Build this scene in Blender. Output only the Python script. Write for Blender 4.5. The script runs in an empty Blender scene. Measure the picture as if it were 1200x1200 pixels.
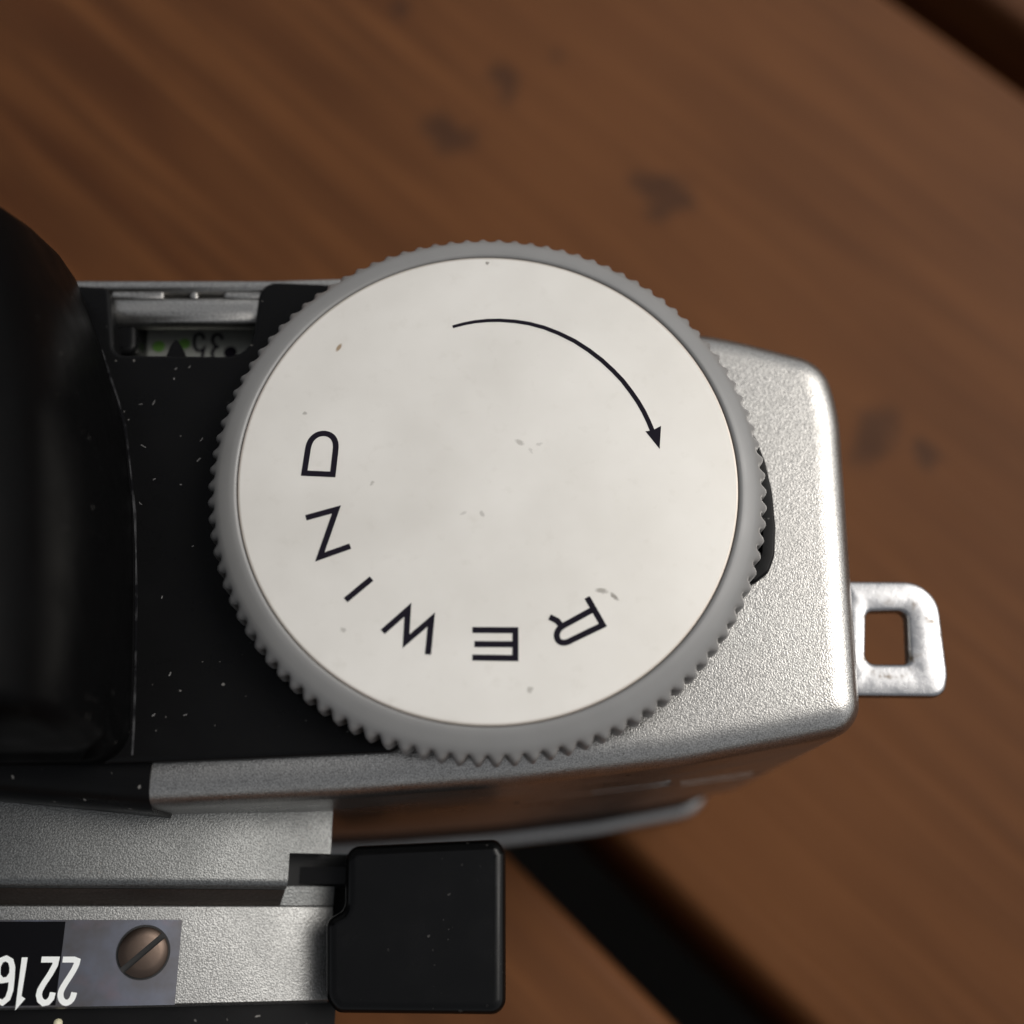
import bpy, bmesh, math, random
from mathutils import Vector, Matrix
from mathutils.geometry import tessellate_polygon
random.seed(7)
S = bpy.context.scene
COL = S.collection
MM = 0.001

# ------------------------------------------------------------------ camera
# world: x right, y away from the photographer, z up, millimetres here; the table top is z = TZ
TZ = -15.0
F, NX, NY = 1350.0, 560.0, 1075.0            # focal length and the foot point of the plumb line, in 1200 px pixels
nd = Vector(((NX-600)/F, (NY-600)/F, 1.0)).normalized()      # straight down, in view axes (right, down, forward)
wz = -nd
wx = (Vector((1, 0, 0)) - wz*wz.x).normalized()
wy = wz.cross(wx) * -1.0
if wy.y > 0: wy = -wy
CAM = Vector((0, 0, 100.0))
def ray(px, py):
    v = Vector(((px-600)/F, (py-600)/F, 1.0))
    return Vector((v.dot(wx), v.dot(wy), v.dot(wz)))
def at(px, py, z):
    d = ray(px, py)
    return CAM + d*((z-CAM.z)/d.z)
def on_wall(px, py, p, q, out=0.0):            # where a line of sight meets the upright plane through p and q
    d = ray(px, py); n = Vector((q.y-p.y, -(q.x-p.x), 0)).normalized()
    if n.y > 0: n = -n
    t = (p + n*out - CAM).dot(n)/d.dot(n)
    return CAM + d*t, n
cam_d = bpy.data.cameras.new('camera'); cam = bpy.data.objects.new('camera', cam_d); COL.objects.link(cam)
right = Vector((wx.x, wy.x, wz.x)); down = Vector((wx.y, wy.y, wz.y)); fwd = Vector((wx.z, wy.z, wz.z))
cam.matrix_world = Matrix.Translation(CAM*MM) @ Matrix((right, -down, -fwd)).transposed().to_4x4()
cam_d.sensor_width = 36.0; cam_d.lens = 36.0*F/1200.0
cam_d.clip_start = 0.002; cam_d.clip_end = 200.0
cam_d.dof.use_dof = True
cam_d.dof.focus_distance = 0.0655
cam_d.dof.aperture_fstop = cam_d.lens/2.1
S.camera = cam

# ------------------------------------------------------------------ sky, sun, exposure
SUN_EL, SUN_AZ = math.radians(48), math.radians(68)          # azimuth clockwise from +y
w = bpy.data.worlds.new('World'); S.world = w; w.use_nodes = True
nt = w.node_tree; nt.nodes.clear()
sky = nt.nodes.new('ShaderNodeTexSky'); sky.sky_type = 'NISHITA'; sky.sun_disc = False
sky.sun_elevation = SUN_EL; sky.sun_rotation = SUN_AZ
sky.air_density = 1.0; sky.dust_density = 4.0; sky.ozone_density = 1.0
hs = nt.nodes.new('ShaderNodeHueSaturation'); hs.inputs['Saturation'].default_value = 0.18
bg = nt.nodes.new('ShaderNodeBackground'); bg.inputs['Strength'].default_value = 0.115
ow = nt.nodes.new('ShaderNodeOutputWorld')
nt.links.new(sky.outputs[0], hs.inputs['Color']); nt.links.new(hs.outputs[0], bg.inputs[0]); nt.links.new(bg.outputs[0], ow.inputs[0])
sun_d = bpy.data.lights.new('sun', 'SUN'); sun = bpy.data.objects.new('sun', sun_d); COL.objects.link(sun)
sun_d.energy = 1.05; sun_d.angle = math.radians(36); sun_d.color = (1.0, 0.95, 0.88)
sd = Vector((math.sin(SUN_AZ)*math.cos(SUN_EL), math.cos(SUN_AZ)*math.cos(SUN_EL), math.sin(SUN_EL)))
sun.rotation_euler = sd.to_track_quat('Z', 'Y').to_euler()
sun.location = (0, 0, 2)
S.view_settings.view_transform = 'Standard'; S.view_settings.look = 'None'; S.view_settings.gamma = 1.0
S.view_settings.exposure = -0.02

# ------------------------------------------------------------------ materials
def new_mat(name):
    m = bpy.data.materials.new(name); m.use_nodes = True
    t = m.node_tree; b = t.nodes['Principled BSDF']
    return m, t, b
def N(t, kind, **kw):
    n = t.nodes.new('ShaderNode'+kind)
    for k, v in kw.items():
        if k in n.inputs: n.inputs[k].default_value = v
        else: setattr(n, k, v)
    return n
def L(t, a, b): t.links.new(a, b)
def coords(t, scale=(1, 1, 1), rot=0.0):
    tc = N(t, 'TexCoord'); mp = N(t, 'Mapping')
    mp.inputs['Scale'].default_value = scale; mp.inputs['Rotation'].default_value = (0, 0, rot)
    L(t, tc.outputs['Object'], mp.inputs['Vector']); return mp.outputs[0]
def noise(t, vec, scale, detail=2.0, rough=0.5):
    n = N(t, 'TexNoise'); n.inputs['Scale'].default_value = scale
    n.inputs['Detail'].default_value = detail; n.inputs['Roughness'].default_value = rough
    L(t, vec, n.inputs['Vector']); return n.outputs['Fac']
def remap(t, fac, a, b, c=0.0, d=1.0):
    n = N(t, 'MapRange'); n.inputs['From Min'].default_value = a; n.inputs['From Max'].default_value = b
    n.inputs['To Min'].default_value = c; n.inputs['To Max'].default_value = d
    L(t, fac, n.inputs['Value']); return n.outputs['Result']
def mixc(t, fac, a, b):
    n = N(t, 'Mix'); n.data_type = 'RGBA'
    if isinstance(fac, float): n.inputs[0].default_value = fac
    else: L(t, fac, n.inputs[0])
    for i, c in ((6, a), (7, b)):
        if isinstance(c, tuple): n.inputs[i].default_value = c + (1,) if len(c) == 3 else c
        else: L(t, c, n.inputs[i])
    return n.outputs[2]
def bump(t, b, fac, strength, dist):
    n = N(t, 'Bump'); n.inputs['Strength'].default_value = strength; n.inputs['Distance'].default_value = dist
    L(t, fac, n.inputs['Height']); L(t, n.outputs[0], b.inputs['Normal']); return n
def spot_mask(t, spots, warp=0.0):
    """mask of small round marks lying at given places (mm) of a surface"""
    tc = N(t, 'TexCoord'); vec = tc.outputs['Object']
    if warp:
        nz = N(t, 'TexNoise'); nz.inputs['Scale'].default_value = 0.9/warp/MM; nz.inputs['Detail'].default_value = 3
        L(t, vec, nz.inputs['Vector'])
        sub = N(t, 'VectorMath', operation='SUBTRACT'); sub.inputs[1].default_value = (.5, .5, .5)
        L(t, nz.outputs['Color'], sub.inputs[0])
        sc = N(t, 'VectorMath', operation='SCALE'); sc.inputs['Scale'].default_value = warp*MM*1.6; L(t, sub.outputs[0], sc.inputs[0])
        ad = N(t, 'VectorMath', operation='ADD'); L(t, vec, ad.inputs[0]); L(t, sc.outputs[0], ad.inputs[1]); vec = ad.outputs[0]
    out = None
    for p, r, ang, asp, s in spots:
        o = N(t, 'VectorMath', operation='SUBTRACT'); o.inputs[1].default_value = p*MM; L(t, vec, o.inputs[0])
        ro = N(t, 'VectorRotate', rotation_type='Z_AXIS'); ro.inputs['Angle'].default_value = -ang; L(t, o.outputs[0], ro.inputs['Vector'])
        mu = N(t, 'VectorMath', operation='MULTIPLY'); mu.inputs[1].default_value = (1/(r*asp*MM), 1/(r*MM), 0); L(t, ro.outputs[0], mu.inputs[0])
        le = N(t, 'VectorMath', operation='LENGTH'); L(t, mu.outputs[0], le.inputs[0])
        k = remap(t, le.outputs['Value'], 0.55, 1.15, s, 0.0)
        if out is None: out = k
        else:
            m = N(t, 'Math', operation='MAXIMUM'); L(t, out, m.inputs[0]); L(t, k, m.inputs[1]); out = m.outputs[0]
    return out

def silver(name, base=(.62, .62, .60), rough=.42, grain=1.0, metal=.85, scale=12500):
    m, t, b = new_mat(name)
    v = coords(t)
    g = noise(t, v, scale, 0.0, .5); big = noise(t, v, 260, 3)
    c = mixc(t, remap(t, g, .28, .72), tuple(x*(1-.34*grain) for x in base), tuple(min(1, x*(1+.26*grain)) for x in base))
    c = mixc(t, remap(t, big, .35, .75, 0, .28), c, tuple(x*.72 for x in base))
    pits = noise(t, v, scale*.38, 1, .5)
    c = mixc(t, remap(t, pits, .70, .76, 0, .6), c, (.16, .15, .14))
    L(t, c, b.inputs['Base Color'])
    b.inputs['Metallic'].default_value = metal
    L(t, remap(t, big, .3, .7, rough-.05, rough+.06), b.inputs['Roughness'])
    bump(t, b, g, .30*grain, .00004)
    return m
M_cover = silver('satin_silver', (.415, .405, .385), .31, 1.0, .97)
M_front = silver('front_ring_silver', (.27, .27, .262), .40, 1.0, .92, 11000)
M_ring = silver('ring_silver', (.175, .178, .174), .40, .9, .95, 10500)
M_groove_reflection = silver('groove_dark_reflection', (.11, .088, .075), .42, .5, .95, 6500)  # brown base colour paints the dark reflection on the step between the rings
M_base = silver('base_silver', (.34, .34, .33), .30, .2, 1.0)
def face_metal():
    m, t, b = new_mat('smooth_front_metal')
    return m
def lug_metal():
    m, t, b = new_mat('worn_chrome'); v = coords(t)
    n = noise(t, v, 900, 5, .65)
    c = mixc(t, remap(t, n, .58, .70), (.36, .36, .365), (.10, .075, .05))
    L(t, c, b.inputs['Base Color']); b.inputs['Metallic'].default_value = 1
    L(t, remap(t, n, .4, .7, .2, .4), b.inputs['Roughness'])
    bump(t, b, n, .15, .00015); return m
M_lug = lug_metal()
def black(name, c=.0045, rough=.30, spec=.09, dust=1.0, scratch=True):
    m, t, b = new_mat(name); v = coords(t)
    d1 = noise(t, v, 2600, 1, .4); d2 = noise(t, v, 130, 2, .5)
    msk = remap(t, d1, .74, .78, 0, .4*dust)
    mm = N(t, 'Math', operation='MULTIPLY'); L(t, msk, mm.inputs[0]); L(t, remap(t, d2, .48, .62), mm.inputs[1])
    col = mixc(t, mm.outputs[0], (c, c, c*1.05), (.45, .43, .40))
    L(t, col, b.inputs['Base Color'])
    L(t, remap(t, noise(t, v, 420, 4), .3, .7, rough-.06, rough+.1), b.inputs['Roughness'])
    b.inputs['Specular IOR Level'].default_value = spec
    bump(t, b, noise(t, v, 700, 3), .06, .0001)
    return m
M_black = black('black_plastic')
M_hump = black('gloss_black_plastic', .0025, .34, .025, .3)
M_lever = black('black_lever_plastic', .002, .2, .22, .3)
M_dark, _t, _b = new_mat('dark_gap'); _b.inputs['Base Color'].default_value = (.01, .01, .01, 1); _b.inputs['Roughness'].default_value = .7
M_arm = black('dark_brown_arm', .012, .5, .15, .2)
M_ink, _t, _b = new_mat('dark_ink'); _b.inputs['Base Color'].default_value = (.012, .010, .016, 1); _b.inputs['Roughness'].default_value = .6; _b.inputs['Specular IOR Level'].default_value = .05
M_blackprint, _t, _b = new_mat('black_print'); _b.inputs['Base Color'].default_value = (.004, .004, .005, 1); _b.inputs['Roughness'].default_value = .4; _b.inputs['Specular IOR Level'].default_value = .04
M_white, _t, _b = new_mat('white_ink'); _b.inputs['Base Color'].default_value = (.80, .82, .80, 1); _b.inputs['Roughness'].default_value = .45
M_green, _t, _b = new_mat('green_ink'); _b.inputs['Base Color'].default_value = (.12, .27, .05, 1); _b.inputs['Roughness'].default_value = .5
M_yellow, _t, _b = new_mat('cream_ink'); _b.inputs['Base Color'].default_value = (.62, .58, .40, 1)
KC = at(573.5, 556.5, 40.0)                                   # middle of the rewind knob
def knob_grey():
    m, t, b = new_mat('grey_knob_plastic'); v = coords(t)
    n = noise(t, v, 350, 4)
    c = mixc(t, n, (.205, .202, .196), (.245, .242, .235))
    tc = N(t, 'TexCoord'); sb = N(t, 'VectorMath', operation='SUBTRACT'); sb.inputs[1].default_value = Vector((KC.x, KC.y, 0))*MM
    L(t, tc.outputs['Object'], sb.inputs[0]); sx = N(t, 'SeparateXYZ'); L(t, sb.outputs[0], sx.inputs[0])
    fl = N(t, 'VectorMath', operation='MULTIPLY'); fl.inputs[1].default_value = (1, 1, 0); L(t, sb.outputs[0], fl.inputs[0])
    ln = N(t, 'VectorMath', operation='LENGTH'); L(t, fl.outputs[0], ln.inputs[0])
    valley_shade = N(t, 'Math', operation='MULTIPLY')                 # shade between the knurls, painted in as a brown tint
    L(t, remap(t, ln.outputs['Value'], 15.45*MM, 15.72*MM, 1, 0), valley_shade.inputs[0]); L(t, remap(t, sx.outputs['Z'], 38.95*MM, 39.2*MM, .9, 0), valley_shade.inputs[1])
    L(t, mixc(t, valley_shade.outputs[0], c, (.030, .021, .014)), b.inputs['Base Color'])
    L(t, remap(t, n, .3, .7, .30, .42), b.inputs['Roughness'])
    bump(t, b, noise(t, v, 2500, 2), .05, .00005)
    return m
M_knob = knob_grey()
def leather():
    m, t, b = new_mat('black_leatherette'); v = coords(t)
    vo = N(t, 'TexVoronoi'); vo.inputs['Scale'].default_value = 1100; L(t, v, vo.inputs['Vector'])
    b.inputs['Base Color'].default_value = (.012, .012, .012, 1); b.inputs['Roughness'].default_value = .5
    b.inputs['Specular IOR Level'].default_value = .3
    bump(t, b, vo.outputs['Distance'], .6, .0003); return m
M_leather = leather()
def disc_mat():
    m, t, b = new_mat('worn_white_disc'); v = coords(t)
    a = noise(t, v, 130, 4, .6); f = noise(t, v, 900, 3, .6)
    c = mixc(t, remap(t, a, .35, .7), (.735, .705, .648), (.79, .763, .71))
    c = mixc(t, remap(t, f, .58, .75, 0, .25), c, (.62, .585, .52))
    P = lambda x, y, r, ang=0, asp=1, s=1: (at(x, y, 40.03), r, math.radians(ang), asp, s)
    tan = spot_mask(t, [P(397, 407, .13, 62, 2.3, .85)])
    c = mixc(t, tan, c, (.30, .19, .09))
    gr = spot_mask(t, [P(609, 518, .16, -30, 1.8, .4), P(622, 528, .1, -65, 2, .22), P(565, 602, .13, -60, 1.6, .35), P(436, 566, .1, 50, 1.5, .4),
                       P(543, 601, .1, 20, 2, .25), P(357, 484, .12, 0, 1, .5), P(621, 808, .17, 40, 1.2, .45), P(571, 308, .11, 0, 1, .8),
                       P(705, 692, .16, -10, 2.2, .6), P(720, 699, .13, -45, 2.4, .7), P(402, 738, .14, -20, 1.3, .4), P(632, 520, .1, 20, 2, .25)], .15)
    c = mixc(t, gr, c, (.16, .14, .11))
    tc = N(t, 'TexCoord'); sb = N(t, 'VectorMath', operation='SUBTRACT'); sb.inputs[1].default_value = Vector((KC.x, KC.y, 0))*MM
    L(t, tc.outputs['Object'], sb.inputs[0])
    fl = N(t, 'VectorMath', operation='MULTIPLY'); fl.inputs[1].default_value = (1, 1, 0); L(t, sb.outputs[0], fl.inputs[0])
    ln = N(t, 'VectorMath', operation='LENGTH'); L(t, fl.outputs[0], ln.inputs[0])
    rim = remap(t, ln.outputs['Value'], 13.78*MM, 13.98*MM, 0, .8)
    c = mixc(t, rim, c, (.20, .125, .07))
    L(t, c, b.inputs['Base Color']); b.inputs['Metallic'].default_value = .38
    L(t, remap(t, a, .3, .7, .40, .50), b.inputs['Roughness'])
    bump(t, b, f, .05, .0001); return m
M_disc = disc_mat()
def scale_mat():
    m, t, b = new_mat('stained_scale_metal'); v = coords(t)
    n = noise(t, v, 260, 4, .6)
    c = mixc(t, remap(t, n, .38, .66), (.085, .078, .075), (.115, .122, .15))
    n2 = noise(t, v, 420, 3)
    c = mixc(t, remap(t, n2, .6, .7, 0, .5), c, (.15, .115, .13))
    L(t, c, b.inputs['Base Color']); b.inputs['Metallic'].default_value = .8; b.inputs['Roughness'].default_value = .32
    bump(t, b, n, .08, .0002); return m
M_scale = scale_mat()
def screw_mat():
    m, t, b = new_mat('tarnished_screw'); v = coords(t)
    n = noise(t, v, 700, 4)
    L(t, mixc(t, n, (.060, .042, .032), (.115, .085, .068)), b.inputs['Base Color'])
    b.inputs['Metallic'].default_value = .9; b.inputs['Roughness'].default_value = .36
    bump(t, b, n, .15, .0001); return m
M_screw = screw_mat()
def dial_mat():
    m, t, b = new_mat('dial_grey'); v = coords(t)
    n = noise(t, v, 3500, 2)
    L(t, mixc(t, n, (.36, .37, .335), (.48, .49, .445)), b.inputs['Base Color'])
    b.inputs['Metallic'].default_value = .5; b.inputs['Roughness'].default_value = .5; return m
M_dial = dial_mat()

# ------------------------------------------------------------------ mesh helpers
def link(name, bm, mat, parent=None, smooth=None):
    me = bpy.data.meshes.new(name)
    for v in bm.verts: v.co *= MM
    bmesh.ops.recalc_face_normals(bm, faces=bm.faces[:])
    bm.to_mesh(me); bm.free()
    if mat: me.materials.append(mat)
    if smooth is not None:
        for p in me.polygons: p.use_smooth = True
        me.set_sharp_from_angle(angle=math.radians(smooth))
    o = bpy.data.objects.new(name, me); COL.objects.link(o)
    if parent:
        o.parent = parent
        root = Vector((0, 0, 0)); p = parent
        while p: root += p.location; p = p.parent
        o.location = -root
    return o
def rounded(pts, rad, seg=10):
    """closed 2D outline (x, y) with every corner rounded; rad is one number or one per corner"""
    out = []; n = len(pts)
    for i in range(n):
        p = Vector(pts[i][:2]); a = Vector(pts[i-1][:2]); b = Vector(pts[(i+1) % n][:2])
        r = rad[i] if isinstance(rad, (list, tuple)) else rad
        u = (a-p); v = (b-p); lu, lv = u.length, v.length; u /= lu; v /= lv
        ang = u.angle(v)
        if r <= 0 or ang > math.pi-.02: out.append(p); continue
        d = min(r/math.tan(ang/2), lu*.48, lv*.48); r2 = d*math.tan(ang/2)
        c = p + (u+v).normalized()*(r2/math.sin(ang/2))
        s = p+u*d-c; e = p+v*d-c
        a0 = math.atan2(s.y, s.x); da = math.atan2(e.y, e.x)-a0
        while da > math.pi: da -= 2*math.pi
        while da < -math.pi: da += 2*math.pi
        for k in range(seg+1):
            th = a0+da*k/seg; out.append(c+Vector((math.cos(th), math.sin(th)))*r2)
    return out
def area(p): return sum(p[i-1].x*p[i].y-p[i].x*p[i-1].y for i in range(len(p)))/2
def inset(pts, d):
    s = 1 if area(pts) > 0 else -1; n = len(pts); out = []
    for i in range(n):
        a = pts[i-1]; p = pts[i]; b = pts[(i+1) % n]
        e1 = p-a; e2 = b-p
        if e1.length < 1e-6: e1 = e2
        if e2.length < 1e-6: e2 = e1
        n1 = Vector((-e1.y, e1.x)).normalized()*s; n2 = Vector((-e2.y, e2.x)).normalized()*s
        m = n1+n2
        if m.length < 1e-4: out.append(p+n1*d); continue
        m.normalize(); out.append(p+m*d/max(.5, m.dot(n1)))
    return out
def loft(outline, profile, bm=None, cap=True):
    """stack of rings: profile is (inset, z) from the bottom up"""
    bm = bm or bmesh.new(); rings = []; profile = list(profile)
    if len(profile) > 2 and cap: profile.append((profile[-1][0]+.06, profile[-1][1]))   # keeps the flat top flat
    for d, z in profile:
        rings.append([bm.verts.new((p.x, p.y, z)) for p in (inset(outline, d) if d else outline)])
    n = len(outline)
    for a, b in zip(rings, rings[1:]):
        for i in range(n): bm.faces.new((a[i], a[(i+1) % n], b[(i+1) % n], b[i]))
    if cap:
        for r_ in (rings[0], rings[-1]):
            for t3 in tessellate_polygon([[v.co for v in r_]]):
                try: bm.faces.new([r_[i] for i in t3])
                except ValueError: pass
    return bm
def fillet(r, ztop, steps=6, base=0.0):
    return [(base + r*(1-math.cos(k/steps*math.pi/2)), ztop-r+r*math.sin(k/steps*math.pi/2)) for k in range(steps+1)]
def ribbon(pts, width, closed=False, bm=None, z=None, thick=.02):
    """flat printed stroke along 3D points lying on a level plane, a hair thick"""
    bm = bm or bmesh.new(); n = len(pts); Lf, Rt = [], []
    for i in range(n):
        p = pts[i]; a = pts[i-1] if (i or closed) else None; b = pts[(i+1) % n] if (i < n-1 or closed) else None
        d1 = (p-a).normalized() if a is not None else None; d2 = (b-p).normalized() if b is not None else None
        d1 = d1 or d2; d2 = d2 or d1
        n1 = Vector((-d1.y, d1.x, 0)); n2 = Vector((-d2.y, d2.x, 0)); m = (n1+n2).normalized()
        k = width(i/(n-1)) if callable(width) else width
        o = m*(k/2/max(.32, m.dot(n1)))
        if a is None: p = p-d2*0.0
        Lf.append(p+o); Rt.append(p-o)
    def V(p, dz): return bm.verts.new((p.x, p.y, p.z+dz))
    tl = [V(p, thick) for p in Lf]; tr = [V(p, thick) for p in Rt]; bl = [V(p, 0) for p in Lf]; br = [V(p, 0) for p in Rt]
    for i in range(n if closed else n-1):
        j = (i+1) % n
        bm.faces.new((tl[i], tr[i], tr[j], tl[j])); bm.faces.new((bl[i], tl[i], tl[j], bl[j])); bm.faces.new((tr[i], br[i], br[j], tr[j]))
    return bm
def prism(pts, z0, z1, bm=None):
    return loft([Vector(p[:2]) for p in pts], [(0, z0), (0, z1)], bm)
def box(bm, lo, hi):
    return loft([Vector((lo[0], lo[1])), Vector((hi[0], lo[1])), Vector((hi[0], hi[1])), Vector((lo[0], hi[1]))], [(0, lo[2]), (0, hi[2])], bm)
def px(points, z): return [at(x, y, z) for x, y in points]

# ------------------------------------------------------------------ ground and table
def wood(seed):
    m, t, b = new_mat('stained_wood'); tc = N(t, 'TexCoord')
    mp = N(t, 'Mapping'); mp.inputs['Location'].default_value = (seed*.37, seed*1.31, 0)
    L(t, tc.outputs['Object'], mp.inputs['Vector'])
    st = N(t, 'Mapping'); st.inputs['Scale'].default_value = (1, 16, 8); L(t, mp.outputs[0], st.inputs['Vector'])
    g1 = noise(t, st.outputs[0], 18, 5, .6)
    st2 = N(t, 'Mapping'); st2.inputs['Scale'].default_value = (1, 24, 24); L(t, mp.outputs[0], st2.inputs['Vector'])
    g2 = noise(t, st2.outputs[0], 24, 4, .65)
    big = noise(t, mp.outputs[0], 9, 3, .5)
    c = mixc(t, remap(t, g1, .34, .66), (.064, .0215, .0068), (.138, .0525, .017))
    c = mixc(t, remap(t, g2, .42, .62, 0, .75), c, (.055, .020, .0068))
    c = mixc(t, remap(t, big, .38, .62, 0, .75), c, (.150, .058, .0195))
    return m, t, b, c, g2
def at2(x, y): return at(x, y, TZ)
gapA0, gapA1 = at2(600, 1000), at2(785, 1200)        # near gap, its left edge
gapB0 = at2(747, 1007); gapB1 = at2(943, 1190)        # near gap, its right edge
gapC0, gapC1 = at2(1050, 0), at2(1200, 105)          # far gap, its near edge
dirs = [(gapA1-gapA0).normalized(), (gapB1-gapB0).normalized(), (gapC1-gapC0).normalized()]
PD = (dirs[0]+dirs[1]+dirs[2]*1.0).normalized(); PN = Vector((-PD.y, PD.x, 0))
if PN.y < 0: PN = -PN
def nrm(p): return p.dot(PN)
gA = nrm((gapA0+gapA1)/2); gB = nrm((gapB0+gapB1)/2); gC = nrm((gapC0+gapC1)/2)
gD = gC + (gB-gA)*1.0
print('PLANKS dir', [round(math.degrees(math.atan2(d.y, d.x)), 1) for d in dirs], gA, gB, gC, gD)
BW, GW = gC-gB, gB-gA
table = bpy.data.objects.new('wooden_table', None); COL.objects.link(table)
table.location = (0, 0, -.38+TZ*MM)
table['label'] = 'brown stained slatted wooden table under the silver and black camera'; table['category'] = 'table'
ang = math.atan2(PD.y, PD.x)
SPOTS = [(525, 155, 2.6, 1.3), (552, 160, 1.4, 1), (765, 215, 1.6, 1.8), (788, 235, 2.4, 1.2), (1025, 510, 2.7, 1.3), (470, 8, 1.4, 1), (592, 96, 1.4, 2), (1085, 530, 1.3, 1.4), (655, 60, .8, 1.4)]
for k in range(-7, 9):
    lo, hi = gB+k*(BW+GW), gB+k*(BW+GW)+BW
    m, t, b, c, g2 = wood(k+5)
    if k == 0:                                              # dents and stains on the plank in view
        R = Matrix.Rotation(-ang, 3, 'Z')
        sp = [(R @ at2(x, y) - Vector((0, (lo+hi)/2, TZ)), r, math.radians(25*i), asp*1.2, .5) for i, (x, y, r, asp) in enumerate(SPOTS)]
        c = mixc(t, spot_mask(t, sp, 3.2), c, (.014, .010, .009))
    L(t, c, b.inputs['Base Color']); b.inputs['Roughness'].default_value = .6; b.inputs['Specular IOR Level'].default_value = .12
    bump(t, b, g2, .25, .0006)
    bm = bmesh.new(); h = (hi-lo)/2; r = 1.6
    prof = [(-h, -32), (-h, -r)] + [(-h+r-r*math.cos(a*math.pi/8), -r+r*math.sin(a*math.pi/8)) for a in range(1, 5)]
    prof = prof + [(-y, z) for y, z in reversed(prof)]
    rings = [[bm.verts.new((x, y, z)) for y, z in prof] for x in [-900+60*i for i in range(31)]]
    for a, bb in zip(rings, rings[1:]):
        for i in range(len(prof)):
            j = (i+1) % len(prof); bm.faces.new((a[i], a[j], bb[j], bb[i]))
    bm.faces.new(rings[0]); bm.faces.new(rings[-1])
    o = link('plank', bm, m, None, 30); o.parent = table
    o.location = (PN*((lo+hi)/2)+Vector((0, 0, TZ)))*MM - table.location; o.rotation_euler = (0, 0, ang)
# cross bars and legs under the planks
_m, _t, _b, _c, _g = wood(21); L(_t, _c, _b.inputs['Base Color']); _b.inputs['Roughness'].default_value = .6
mid = (gB+BW/2)
for x in (-700, 700):
    bm = bmesh.new(); box(bm, (x-25, gB-7*(BW+GW)+4, -74), (x+25, gB+9*(BW+GW)-GW-4, -32.2))
    o = link('cross_bar', bm, _m); o.parent = table; o.location = Vector((0, 0, TZ*MM))-table.location; o.rotation_euler = (0, 0, ang)
    for y in (gB-7*(BW+GW)+40, gB+9*(BW+GW)-GW-40):
        bm = bmesh.new(); box(bm, (x-22, y-22, -380), (x+22, y+22, -74.2))
        o = link('leg', bm, _m); o.parent = table; o.location = Vector((0, 0, TZ*MM))-table.location; o.rotation_euler = (0, 0, ang)
gm, gt, gb = new_mat('dark_earth'); gv = coords(gt)
L(gt, mixc(gt, noise(gt, gv, 14, 6, .6), (.014, .012, .010), (.030, .026, .021)), gb.inputs['Base Color']); gb.inputs['Roughness'].default_value = .95
bm = bmesh.new(); vs = [bm.verts.new(p) for p in ((-60000, -60000, -380+TZ), (60000, -60000, -380+TZ), (60000, 60000, -380+TZ), (-60000, 60000, -380+TZ))]; bm.faces.new(vs)
g = link('ground', bm, gm); g['kind'] = 'structure'

# ------------------------------------------------------------------ the camera on the table
K = bpy.data.objects.new('compact_camera', None); COL.objects.link(K)
K.location = (at(500, 640, TZ)*MM).to_tuple()
K['label'] = 'silver and black compact film camera lying on the planks with a large white REWIND knob'; K['category'] = 'camera'
ZC, ZB = 36.2, 36.9                                       # top of the silver cover, top of the black plate
# --- silver cover
ze = 35.2
front = [(1012, 857), (800, 897), (600, 920), (400, 935), (176, 946), (-300, 905)]
cov = px([(430, 352), (835, 391), (965, 424), (985, 480)], ze) + px(front, ze) + px([(-300, 460), (430, 460)], ze)
cover_out = rounded(cov, [0, 30, 4.2, 14, 2.1, 30, 60, 60, 0, 0, 0, 0], 10)
link('top_cover', loft(cover_out, [(1.2, 5.0), (.5, 5.1), (.12, 5.4), (0, 6.1), (0, 30)] + [(2.1*(1-math.cos(k*math.pi/28)**.8), ZC-2.0+2.0*math.sin(k*math.pi/28)**.8) for k in range(15)]), M_cover, K, 50)
# --- body below and base plate
backL = px([(-300, 345), (420, 322)], 35)
body_pts = [Vector((p.x, p.y)) for p in (px([(-300, 335), (430, 330), (835, 391), (965, 424), (985, 480)], ze) + px(front, ze))]
body_out = rounded(body_pts, [0, 10, 30, 4.2, 14, 3.0, 30, 60, 60, 0, 0], 8)
link('leatherette_body', loft(body_out, [(.35, TZ+1.3), (.35, 5.05)]), M_leather, K, 40)
base_pts = body_pts
link('base_plate', loft(rounded(base_pts, [0, 10, 30, 5, 14, 2.8, 30, 60, 60, 0, 0], 10), [(d, z+TZ) for d, z in [(1.0, 0), (.0, .2), (-.4, .5), (-.5, .8), (-.4, 1.1), (-.1, 1.35), (1.3, 1.4)]]), M_base, K, 60)
# --- thin engraved lines along the front face
wp, wq = at(600, 922, ze), at(1012, 857, ze)
fa = at(800, 897, ze); fb = at(1012, 857, ze); fc = at(600, 920, ze)
def engraving(x0, y0, x1, y1, mat, wd, name='engraved_line'):
    s, e = (fa, fb) if (x0+x1)/2 > 760 else (fc, fa)
    p, n = on_wall(x0, y0, s, e); q, n = on_wall(x1, y1, s, e)
    d = (q-p).normalized(); up = n.cross(d).normalized(); bm = bmesh.new()
    q4 = [p-up*wd/2, q-up*wd/2, q+up*wd/2, p+up*wd/2]
    a = [bm.verts.new(v+n*.015) for v in q4]; b = [bm.verts.new(v-n*.05) for v in q4]
    bm.faces.new(a); bm.faces.new(b)
    for i in range(4): bm.faces.new((a[i], a[(i+1) % 4], b[(i+1) % 4], b[i]))
    return link(name, bm, mat, K)
for s in ((694, 927, 786, 916), (694, 931, 784, 920), (797, 917, 882, 905), (799, 920.5, 882, 908.5)):
    engraving(*s, M_base, .03)
for s in ((781, 919, 788, 918), (883, 907, 891, 906), (603, 941, 609, 940.3)):
    engraving(*s, M_dark, .5, 'rivet')
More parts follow.
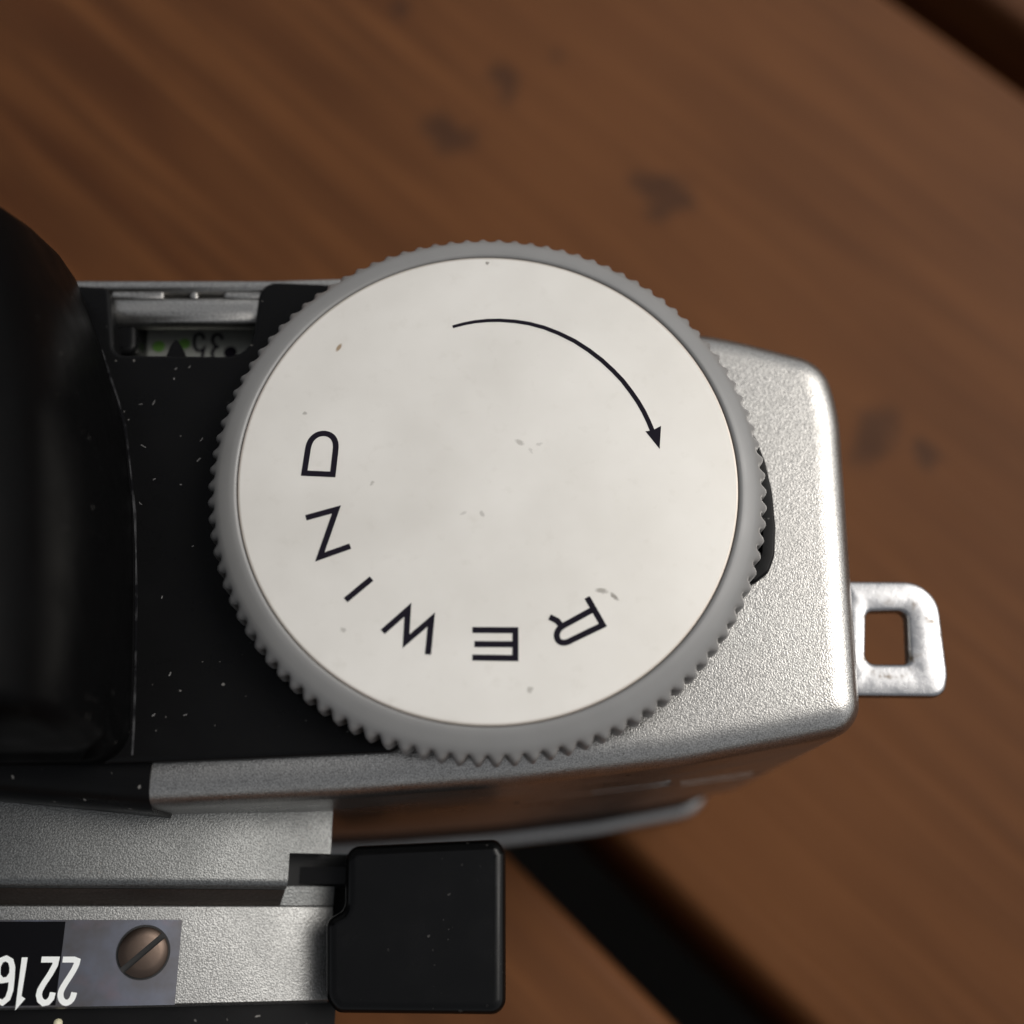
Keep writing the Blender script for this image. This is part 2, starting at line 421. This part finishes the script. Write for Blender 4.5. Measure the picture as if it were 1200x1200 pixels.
# --- black top plate with its notch
blk = px([(-300, 897), (40, 896), (180, 893), (300, 888), (460, 881), (600, 800), (600, 420), (440, 345), (400, 333), (305, 329),
          (293, 417), (134, 415), (128, 336), (92, 334), (-300, 346)], ZB)
blk_out = rounded(blk, [0, 0, 0, 0, 1, 0, 0, 0, 0, 1.1, 1.6, .7, .55, .45, 0], 8)
link('top_plate', loft(blk_out, [(0, 30), (0, ZB-.25)] + fillet(.25, ZB, 4)[1:]), M_black, K, 40)
# --- pointer at the notch
tri = px([(195, 418), (200, 406), (205, 399), (208, 399), (213, 406), (218, 418)], ZB-.5)
link('pointer', prism([Vector((p.x, p.y)) for p in tri], ZB-1.2, ZB-.45), M_black, K)
# --- black trim in front, left of the silver
t0_, t1_ = at(176, 946, ze), at(-300, 905, ze)
td = (t1_-t0_).normalized(); tn = Vector((td.y, -td.x, 0)); tn = -tn if tn.y > 0 else tn
tp = [(-6, 22), (.22, 22), (.22, 33.9)] + [(.22-2.0*(1-math.cos(k*math.pi/20)), 33.9+2.4*math.sin(k*math.pi/20)) for k in range(1, 11)] + [(-6, 36.3)]
bm = bmesh.new(); ends = []
for q_ in (t0_, t1_):
    ends.append([bm.verts.new((q_.x+tn.x*o_, q_.y+tn.y*o_, z_)) for o_, z_ in tp])
for i in range(len(tp)): bm.faces.new((ends[0][i], ends[0][(i+1) % len(tp)], ends[1][(i+1) % len(tp)], ends[1][i]))
for e_ in ends: bm.faces.new(e_)
link('front_trim', bm, M_black, K, 40)
# --- the tall glossy hump on the left
HL = [  # level, back edge, points down the right flank, front edge (pixels at that level)
    (36.5, [(-700, 342), (90, 336), (118, 410), (146, 500), (157, 600), (158, 700), (156, 800), (153, 896), (-700, 900)]),
    (37.4, [(-700, 336), (91, 331), (118, 405), (143, 500), (153, 600), (154, 700), (152, 800), (149, 894), (-700, 898)]),
    (39.5, [(-700, 312), (84, 313), (112, 395), (134, 500), (142, 600), (143, 700), (142, 800), (139, 890), (-700, 896)]),
    (42.5, [(-700, 282), (67, 288), (98, 380), (118, 490), (126, 600), (128, 700), (127, 800), (124, 880), (-700, 890)]),
    (46.0, [(-700, 250), (35, 258), (72, 360), (94, 480), (102, 590), (104, 700), (103, 800), (100, 864), (-700, 880)]),
    (49.5, [(-700, 220), (-2, 232), (34, 340), (58, 470), (66, 590), (68, 700), (67, 790), (64, 845), (-700, 866)]),
    (52.0, [(-700, 200), (-60, 214), (-20, 330), (4, 460), (12, 580), (14, 690), (13, 780), (10, 825), (-700, 850)]),
    (53.2, [(-700, 190), (-170, 215), (-120, 320), (-90, 450), (-84, 570), (-82, 690), (-84, 770), (-88, 805), (-700, 830)])]
bm = bmesh.new(); rows = []
for z, q in HL:
    o_ = rounded(px(q, z), [0, 1.6, 8, 14, 20, 20, 20, 1.8, 0], 8)
    rows.append([bm.verts.new((p.x, p.y, z)) for p in o_])
for a, b2 in zip(rows, rows[1:]):
    for i in range(len(a)): bm.faces.new((a[i], a[(i+1) % len(a)], b2[(i+1) % len(a)], b2[i]))
for r_ in (rows[0], rows[-1]): bmesh.ops.triangulate(bm, faces=[bm.faces.new(r_)])
link('viewfinder_hump', bm, M_hump, K, 70)
# --- window of the film speed dial
def bar(name, x0, x1, y0, y1, z0, z1, r, mat, par=K):
    p = px([(x0, y1), (x1, y1), (x1, y0), (x0, y0)], z1)
    return link(name, loft(rounded(p, [0, 0, 0, 0]), [(0, z0), (0, z1-r)] + fillet(r, z1, 5)[1:]), mat, par, 50)
bar('window_lip', 120, 312, 343, 378, 35.1, 36.0, .82, M_cover)
cp = px([(126, 343), (161, 346), (160, 413), (126, 416)], 35.4)
link('notch_wall', loft(rounded(cp, [.2, .7, .7, .2], 8), [(0, 31.2), (0, 35.0)] + fillet(.4, 35.4, 4)[1:]), M_black, K, 50)
rl = link('back_rail', loft(rounded(px([(60, 340), (470, 341), (470, 323), (320, 327), (60, 327)], 36.3), [0]*5), [(0, 28), (0, 36.0), (.12, 36.25), (.3, 36.3)]), M_cover, K, 50)
for x0, x1 in ((130, 192), (222, 232), (262, 310)):
    bar('rail_web', x0, x1, 338, 350, 33, 36.05, .2, M_cover)
dl = link('speed_dial', prism([Vector((p.x, p.y)) for p in px([(110, 470), (330, 470), (330, 372), (110, 372)], 33)], 31.5, 33), M_dial, K)
def dot(x, y, r, z, mat, name, par):
    c = at(x, y, z); pts = [Vector((c.x+r*math.cos(a*math.pi/12), c.y+r*math.sin(a*math.pi/12))) for a in range(24)]
    return link(name, prism(pts, z-.02, z+.02), mat, par)
dot(186, 406, .40, 33.02, M_green, 'dial_dot', dl); dot(216, 403, .38, 33.02, M_green, 'dial_dot', dl)
dot(270, 413, .42, 33.02, M_ink, 'dial_dot', dl); dot(164, 416, .42, 33.02, M_green, 'dial_dot', dl)
three = [(261, 398), (258.5, 392.5), (254, 391.5), (250, 394), (249, 399), (251, 404), (255, 406.5), (250.5, 409), (248.5, 414), (250, 420), (255, 423), (260, 421)]
five = [(239, 398), (238, 393), (233.5, 391), (229, 393), (227.5, 399), (228, 406), (231, 411), (236, 411), (239, 408.5), (236, 424), (226, 424)]
for g_ in (three, five): link('numeral', ribbon(px(g_, 33.02), .2), M_ink, dl)
# --- strap lug
zl = 31.0
outer = rounded(px([(990, 681), (1097, 682), (1111, 792), (1107, 816), (990, 815)], zl), [0, 2.0, 2, .9, 0], 8)
inner = rounded(px([(1015, 716), (1063, 715), (1066, 778), (1014, 778)], zl), [.5, .5, .4, .6], 8)
bm = bmesh.new()
def ring_of(pts, z): return [bm.verts.new((p.x, p.y, z)) for p in pts]
def resample(pts, n, c):
    import bisect
    res = []
    for k in range(n):
        th = 2*math.pi*k/n; d = Vector((math.cos(th), math.sin(th))); best = None
        for i in range(len(pts)):
            a, b2 = pts[i-1], pts[i]; e = b2-a; den = d.x*e.y-d.y*e.x
            if abs(den) < 1e-9: continue
            w_ = a-c; tt = (w_.x*e.y-w_.y*e.x)/den; uu = (w_.x*d.y-w_.y*d.x)/den
            if tt > 0 and -1e-6 <= uu <= 1+1e-6: best = tt if best is None else min(best, tt)
        res.append(c+d*(best or 1))
    return res
cc = sum(inner, Vector((0, 0)))/len(inner)
ro = resample(outer, 144, cc); ri = resample(inner, 144, cc)
rows = [ring_of([a.lerp(b2, f_) for a, b2 in zip(ro, ri)], z_) for f_, z_ in ((0, zl-.8), (0, zl-.16), (.035, zl-.04), (.1, zl), (.88, zl), (.96, zl-.05), (1, zl-.2), (1, zl-.8))]
for a, b2 in zip(rows, rows[1:]+rows[:1]):
    for i in range(144): bm.faces.new((a[i], a[(i+1) % 144], b2[(i+1) % 144], b2[i]))
link('strap_lug', bm, M_lug, K, 60)
# --- black pad that shows beside the knob
pad = px([(800, 500), (884, 505), (898, 540), (906, 575), (910, 615), (909, 650), (902, 670), (886, 682), (800, 690)], 36.8)
link('knob_seat', loft(rounded(pad, [0, .8, 3, 3, 3, 1.5, .8, .5, 0], 8), [(0, 36.0), (0, 36.55)] + fillet(.2, 36.75, 4)[1:] + [(.75, 36.75), (.85, 36.35)]), M_black, K, 40)
# --- rewind knob
TEETH, SEG = 100, 800
bm = bmesh.new()
prof = [(13.97, 39.2, 0), (13.99, 39.93, 0), (14.06, 40.02, 0), (14.22, 40.03, 0), (14.5, 39.95, 0), (14.95, 39.78, 0), (15.25, 39.6, 0), (15.42, 39.42, .1), (15.6, 39.28, .6),
        (15.76, 39.1, 1), (15.8, 38.9, 1.2), (15.8, 38.3, 1.3), (15.78, 37.5, 1.3), (15.5, 37.2, 1), (14.7, 37.2, 0), (14.0, 37.0, 0)]
rings = []
for r, z, k in prof:
    row = []
    for i in range(SEG):
        th = 2*math.pi*i/SEG; q = 1-abs(math.sin(TEETH*th/2))**1.05
        rr = r-.44*k*q
        row.append(bm.verts.new((KC.x+rr*math.cos(th), KC.y+rr*math.sin(th), z)))
    rings.append(row)
for a, b2 in zip(rings, rings[1:]):
    for i in range(SEG): bm.faces.new((a[i], a[(i+1) % SEG], b2[(i+1) % SEG], b2[i]))
bm.faces.new(rings[-1])
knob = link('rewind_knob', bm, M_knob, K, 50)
sh = [Vector((KC.x+4.5*math.cos(a*math.pi/24), KC.y+4.5*math.sin(a*math.pi/24))) for a in range(48)]
link('shaft', prism(sh, 35.5, 37.1), M_base, knob, 40)
dc = [Vector((KC.x+13.96*math.cos(a*math.pi/180), KC.y+13.96*math.sin(a*math.pi/180))) for a in range(360)]
link('disc', loft(dc, [(0, 39.3), (0, 39.93), (.03, 39.98), (.1, 40.0)]), M_disc, knob, 40)
ZI = 40.003
def smooth_(p, k=2):
    for _i in range(k):
        q = [p[0]]
        for a, b2 in zip(p, p[1:]):
            q += [(a[0]*.75+b2[0]*.25, a[1]*.75+b2[1]*.25), (a[0]*.25+b2[0]*.75, a[1]*.25+b2[1]*.75)]
        p = q+[p[-1]]
    return p
def letter(strokes, wpx=7.3, closed=False):
    bm = bmesh.new()
    for i, s in enumerate(strokes): ribbon(px(s, ZI + .004*i), wpx*60/F/1.0, closed and i == 0, bm, thick=.012)
    return link('letter', bm, M_ink, knob)
letter([[(688, 700), (706.5, 732.5)] + smooth_([(672, 749), (665, 752.6), (659, 753.5), (654, 751), (652, 745), (654, 738), (660, 733.2), (667, 729.5)]) + [(694.5, 714.5)], [(659, 735), (653, 727.5), (644, 723)]])
letter([[(553.5, 738.3), (604, 738.6), (604, 771.3), (553.5, 770.6)], [(556, 754.8), (603, 755)]])
letter([[(448.5, 740.5), (478, 714.5), (475.8, 751.5), (505.5, 726), (501.5, 767)]])
letter([[(435.5, 678), (405, 703.3)]], 7.2)
letter([[(358.5, 606.8), (394.3, 597), (374.8, 652.7), (410.5, 640)]])
letter([[(356.5, 554.5), (390, 556)] + smooth_([(393, 530), (393.8, 521), (391.5, 513.5), (386, 509), (379, 507.6), (371.5, 509.3), (365, 514.5), (361.6, 522), (360.3, 530)])], 7.3, True)
arc = [(530.5, 383), (543, 379.7), (557, 377), (571, 375.7), (585, 375.4), (603, 376.6), (620, 379.2), (638, 384), (655, 390.7), (673, 399.5), (690, 410.5), (705, 422), (718, 434), (729.5, 446), (739.5, 459), (747.5, 470.5), (754.5, 482.5), (760, 494), (765, 506)]
bm = ribbon(px(arc, ZI), lambda s: (4.2+2.0*min(1, s*1.8))*60/F, thick=.012)
prism(px([(756.5, 505.5), (764.5, 504.5), (774.7, 499), (773, 526)], ZI), ZI-.002, ZI+.014, bm)
link('arrow', bm, M_ink, knob)

# --- lens barrel: rings round an axis that points at the photographer's side
ZT = 33.6
R_A, R_B = 80.0, 78.3
x0 = at(-300, 1000, ZT).x; z0 = ZT-R_A
def barrel_at(px_, py_, R):                               # line of sight against the ring of radius R
    d = ray(px_, py_); o = CAM
    a = d.x*d.x+d.z*d.z; b2 = 2*((o.x-x0)*d.x+(o.z-z0)*d.z); c = (o.x-x0)**2+(o.z-z0)**2-R*R
    t = (-b2-math.sqrt(max(0, b2*b2-4*a*c)))/(2*a); return o+d*t
def cyl(prof, a0, a1, n=96, bm=None):
    bm = bm or bmesh.new(); rows = []
    for i in range(n+1):
        th = a0+(a1-a0)*i/n
        rows.append([bm.verts.new((x0+r*math.sin(th), y, z0+r*math.cos(th))) for y, r in prof])
    m_ = len(prof)
    for a, b2 in zip(rows, rows[1:]):
        for i in range(m_): bm.faces.new((a[i], a[(i+1) % m_], b2[(i+1) % m_], b2[i]))
    bm.faces.new(rows[0]); bm.faces.new(rows[-1]); return bm
pA = barrel_at(0, 935, R_A); pG = barrel_at(0, 1040, R_A); pB = barrel_at(0, 1060, R_B); pF = barrel_at(0, 1184, R_B)
def theta(p): return math.atan2(p.x-x0, p.z-z0)
eB_ = 0; eA = theta(barrel_at(388, 990, R_A)); eS = theta(barrel_at(338, 1020, R_A)); eB = theta(barrel_at(388, 1110, R_B))
print('BARREL', pA, pG, pB, pF, [round(math.degrees(v), 1) for v in (eA, eS, eB)])
ysl0 = barrel_at(360, 1000, R_A).y; ysl1 = barrel_at(360, 1038, R_A).y
bm = cyl([(pA.y+8, R_A-8), (pA.y+8, R_A), (pG.y+.62, R_A), (pG.y+.5, R_A), (pG.y+.3, R_A-.05), (pG.y+.12, R_A-.2), (pG.y, R_A-.5), (pG.y, R_A-8)], -.6, eS)
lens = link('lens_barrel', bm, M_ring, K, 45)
link('groove', cyl([(pG.y-.02, R_A-8), (pG.y-.02, R_A-.55), (pB.y+.01, R_B-.02), (pB.y+.01, R_A-8)], -.6, eS), M_groove_reflection, lens, 40)
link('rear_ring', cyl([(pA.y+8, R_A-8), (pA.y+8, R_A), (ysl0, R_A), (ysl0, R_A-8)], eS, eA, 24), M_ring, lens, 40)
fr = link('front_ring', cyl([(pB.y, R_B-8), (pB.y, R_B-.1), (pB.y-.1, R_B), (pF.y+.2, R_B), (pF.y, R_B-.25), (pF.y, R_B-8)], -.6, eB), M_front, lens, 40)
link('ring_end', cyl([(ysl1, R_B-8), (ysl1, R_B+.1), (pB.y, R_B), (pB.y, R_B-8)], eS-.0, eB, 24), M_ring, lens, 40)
link('slot_floor', cyl([(ysl0, R_A-8), (ysl0, R_A-2.2), (ysl1, R_A-2.2), (ysl1, R_A-8)], eS-.02, eA+.05, 12), M_dark, lens)
link('filter_ring', cyl([(pF.y, R_B-8), (pF.y, R_B-1.0), (pF.y-6, R_B-1.2), (pF.y-6, R_B-8)], -.6, eB+.01), M_black, lens, 40)
# scale plate laid on the front ring, with numerals and screw
def patch(x_0, y_0, x_1, y_1, R, mat, name, lift):
    a0, a1 = theta(barrel_at(x_0, (y_0+y_1)/2, R)), theta(barrel_at(x_1, (y_0+y_1)/2, R))
    ya, yb = barrel_at(max(x_0, 0), y_0, R).y, barrel_at(max(x_0, 0), y_1, R).y
    return link(name, cyl([(ya, R-.2), (ya, R+lift), (yb, R+lift), (yb, R-.2)], a0, a1, 40), mat, lens, 40)
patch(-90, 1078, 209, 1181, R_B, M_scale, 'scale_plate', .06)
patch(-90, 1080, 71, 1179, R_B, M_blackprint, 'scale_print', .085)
def curved(strokes, name, mat, wd, lift=.10):
    bm = bmesh.new()
    for s in strokes:
        pts = [barrel_at(x, y, R_B+lift) for x, y in s]; Lf = []; Rt = []
        for i, p in enumerate(pts):
            d1 = (p-pts[i-1]).normalized() if i else (pts[1]-p).normalized()
            d2 = (pts[i+1]-p).normalized() if i < len(pts)-1 else d1
            n = Vector((p.x-x0, 0, p.z-z0)).normalized(); m1 = n.cross(d1).normalized(); m2 = n.cross(d2).normalized(); m_ = (m1+m2).normalized()
            o = m_*(wd/2/max(.4, m_.dot(m1))); Lf.append(p+o); Rt.append(p-o)
        down_ = lambda p: p-Vector((p.x-x0, 0, p.z-z0)).normalized()*.03
        tl = [bm.verts.new(p) for p in Lf]; tr = [bm.verts.new(p) for p in Rt]; bl = [bm.verts.new(down_(p)) for p in Lf]; br = [bm.verts.new(down_(p)) for p in Rt]
        for i in range(len(pts)-1):
            bm.faces.new((tl[i], tr[i], tr[i+1], tl[i+1])); bm.faces.new((bl[i], tl[i], tl[i+1], bl[i+1])); bm.faces.new((tr[i], br[i], br[i+1], tr[i+1]))
    return link(name, bm, mat, lens)
two = [(73.5, 1124.5), (91, 1124.5), (89.5, 1131), (84, 1141), (76, 1153), (72, 1160), (70.5, 1166), (72, 1172), (76, 1175.5), (81, 1174.5), (85, 1170), (87, 1163)]
curved([smooth_(two, 1)], 'numeral', M_white, .31); curved([[(x-25, y) for x, y in two]], 'numeral', M_white, .31)
curved([[(29, 1122), (21.5, 1175.5), (27, 1168.5)]], 'numeral', M_white, .31)
curved([[(14, 1141), (9, 1148), (2, 1149), (-3, 1143), (-2.5, 1133), (1, 1125.5), (7, 1123), (12.5, 1126), (14.5, 1133), (14, 1145), (12.5, 1160), (9, 1170), (3, 1175), (-3, 1173)]], 'numeral', M_white, .29)
mk = barrel_at(68, 1199, R_B-1.05)
bm = bmesh.new(); bmesh.ops.create_icosphere(bm, subdivisions=2, radius=.26, matrix=Matrix.Translation(mk)); link('index_mark', bm, M_yellow, lens, 60)
# slotted screw
sc = barrel_at(168, 1116, R_B+.06); n = Vector((sc.x-x0, 0, sc.z-z0)).normalized()
ex = n.cross(Vector((0, 1, 0))).normalized() * -1; ex = Vector((n.z, 0, -n.x)); ey = n.cross(ex); 
if ey.y < 0: ey = -ey
R_s = 1.36; sa = math.radians(42); hw = .17
bm = bmesh.new()
def sp_(u, v, h): return sc + (ex*math.cos(sa)+ey*math.sin(sa))*u + (ey*math.cos(sa)-ex*math.sin(sa))*v + n*h
for s in (1, -1):
    a0 = math.asin(hw/R_s); arcp = [(R_s*math.cos(a0+(math.pi-2*a0)*k/24), s*R_s*math.sin(a0+(math.pi-2*a0)*k/24)) for k in range(25)]
    def rr_(f_, h): return [bm.verts.new(sp_(u*f_, s*hw+(v-s*hw)*f_, h)) for u, v in arcp]
    rows = [rr_(1, -.1), rr_(1, .22), rr_(.93, .30), rr_(.6, .38), rr_(.2, .41)]
    for a, b2 in zip(rows, rows[1:]):
        for i in range(25): bm.faces.new((a[i], a[(i+1) % 25], b2[(i+1) % 25], b2[i]))
    bm.faces.new(rows[-1])
link('screw', bm, M_screw, lens, 40)
bm = bmesh.new(); vs = [bm.verts.new(sp_(R_s*1.09*math.cos(k*math.pi/18), R_s*1.09*math.sin(k*math.pi/18), .05)) for k in range(36)]
v2 = [bm.verts.new(v.co-n*.2) for v in vs]; bm.faces.new(vs)
for i in range(36): bm.faces.new((vs[i], vs[(i+1) % 36], v2[(i+1) % 36], v2[i]))
link('screw_recess', bm, M_dark, lens)

# --- black lever beside the barrel
zv = 28.5
lev = px([(404, 992), (585, 983), (593, 1000), (593, 1190), (394, 1188), (381, 1172), (381, 1078), (399, 1068), (403, 1060)], zv)
lever = link('focus_lever', loft(rounded(lev, [.85, .95, .5, .85, .85, 1.2, .85, .5, .7], 8), [(0, 18), (0, zv-.65)] + fillet(.65, zv, 6)[1:]), M_lever, K, 50)
armp = px([(338, 1016), (430, 1016), (430, 1036), (338, 1036)], 25.8)
link('lever_arm', prism([Vector((p.x, p.y)) for p in armp], 23.5, 25.8), M_arm, lever)

gap_shade_block = px([(378, 1000), (440, 1000), (440, 1075), (378, 1075)], 24)  # dark block added to blacken the gap between barrel and lever
link('gap_shade_block', prism([Vector((p.x, p.y)) for p in gap_shade_block], 12, 23.4), M_dark, lever)
# --- thin grey line along the foot of the hump, and dust flecks on the black plate
M_crease, t, b = new_mat('grey_crease'); v = coords(t)
L(t, mixc(t, remap(t, noise(t, v, 900, 3), .42, .62), (.006, .006, .007), (.06, .06, .062)), b.inputs['Base Color']); b.inputs['Roughness'].default_value = .8
b.inputs['Specular IOR Level'].default_value = .05
crease = [(118, 410), (128, 440), (138, 470), (146, 500), (152, 550), (157, 600), (158.5, 650), (159, 700), (158.5, 750), (157.5, 800), (156, 850), (154, 885)]
link('crease_line', ribbon(px([(x+1, y) for x, y in crease], ZB+.004), lambda q: .11+.05*math.sin(q*31), thick=.03), M_crease, K)
M_fleck, t, b = new_mat('pale_dust'); b.inputs['Base Color'].default_value = (.16, .155, .15, 1); b.inputs['Roughness'].default_value = .8
bm = bmesh.new()
for x, y, a, ln_ in [(180, 472, 70, .5), (165, 474, 10, .35), (168, 523, -30, .55), (137, 655, 60, .3), (206, 432, 40, .25), (222, 430, 60, .25), (204, 444, 90, .2), (236, 515, 60, .4), (233, 539, 50, .45),
                     (212, 568, 0, .2), (181, 562, 30, .3), (143, 588, 20, .3), (165, 590, -40, .35), (180, 838, 40, .3), (199, 790, 70, .35), (217, 838, 20, .3), (134, 805, -30, .4), (113, 823, 20, .3), (190, 700, 80, .25), (226, 640, 20, .2)]:
    c = at(x, y, ZB+.006); d = Vector((math.cos(math.radians(a)), math.sin(math.radians(a)), 0))*ln_*.32; nn = Vector((-d.y, d.x, 0))*.35
    ribbon([c-d, c+nn*random.uniform(-1, 1), c+d], random.uniform(.03, .07), False, bm, thick=.03)
fl = link('dust_fleck', bm, M_fleck, K); fl['kind'] = 'stuff'
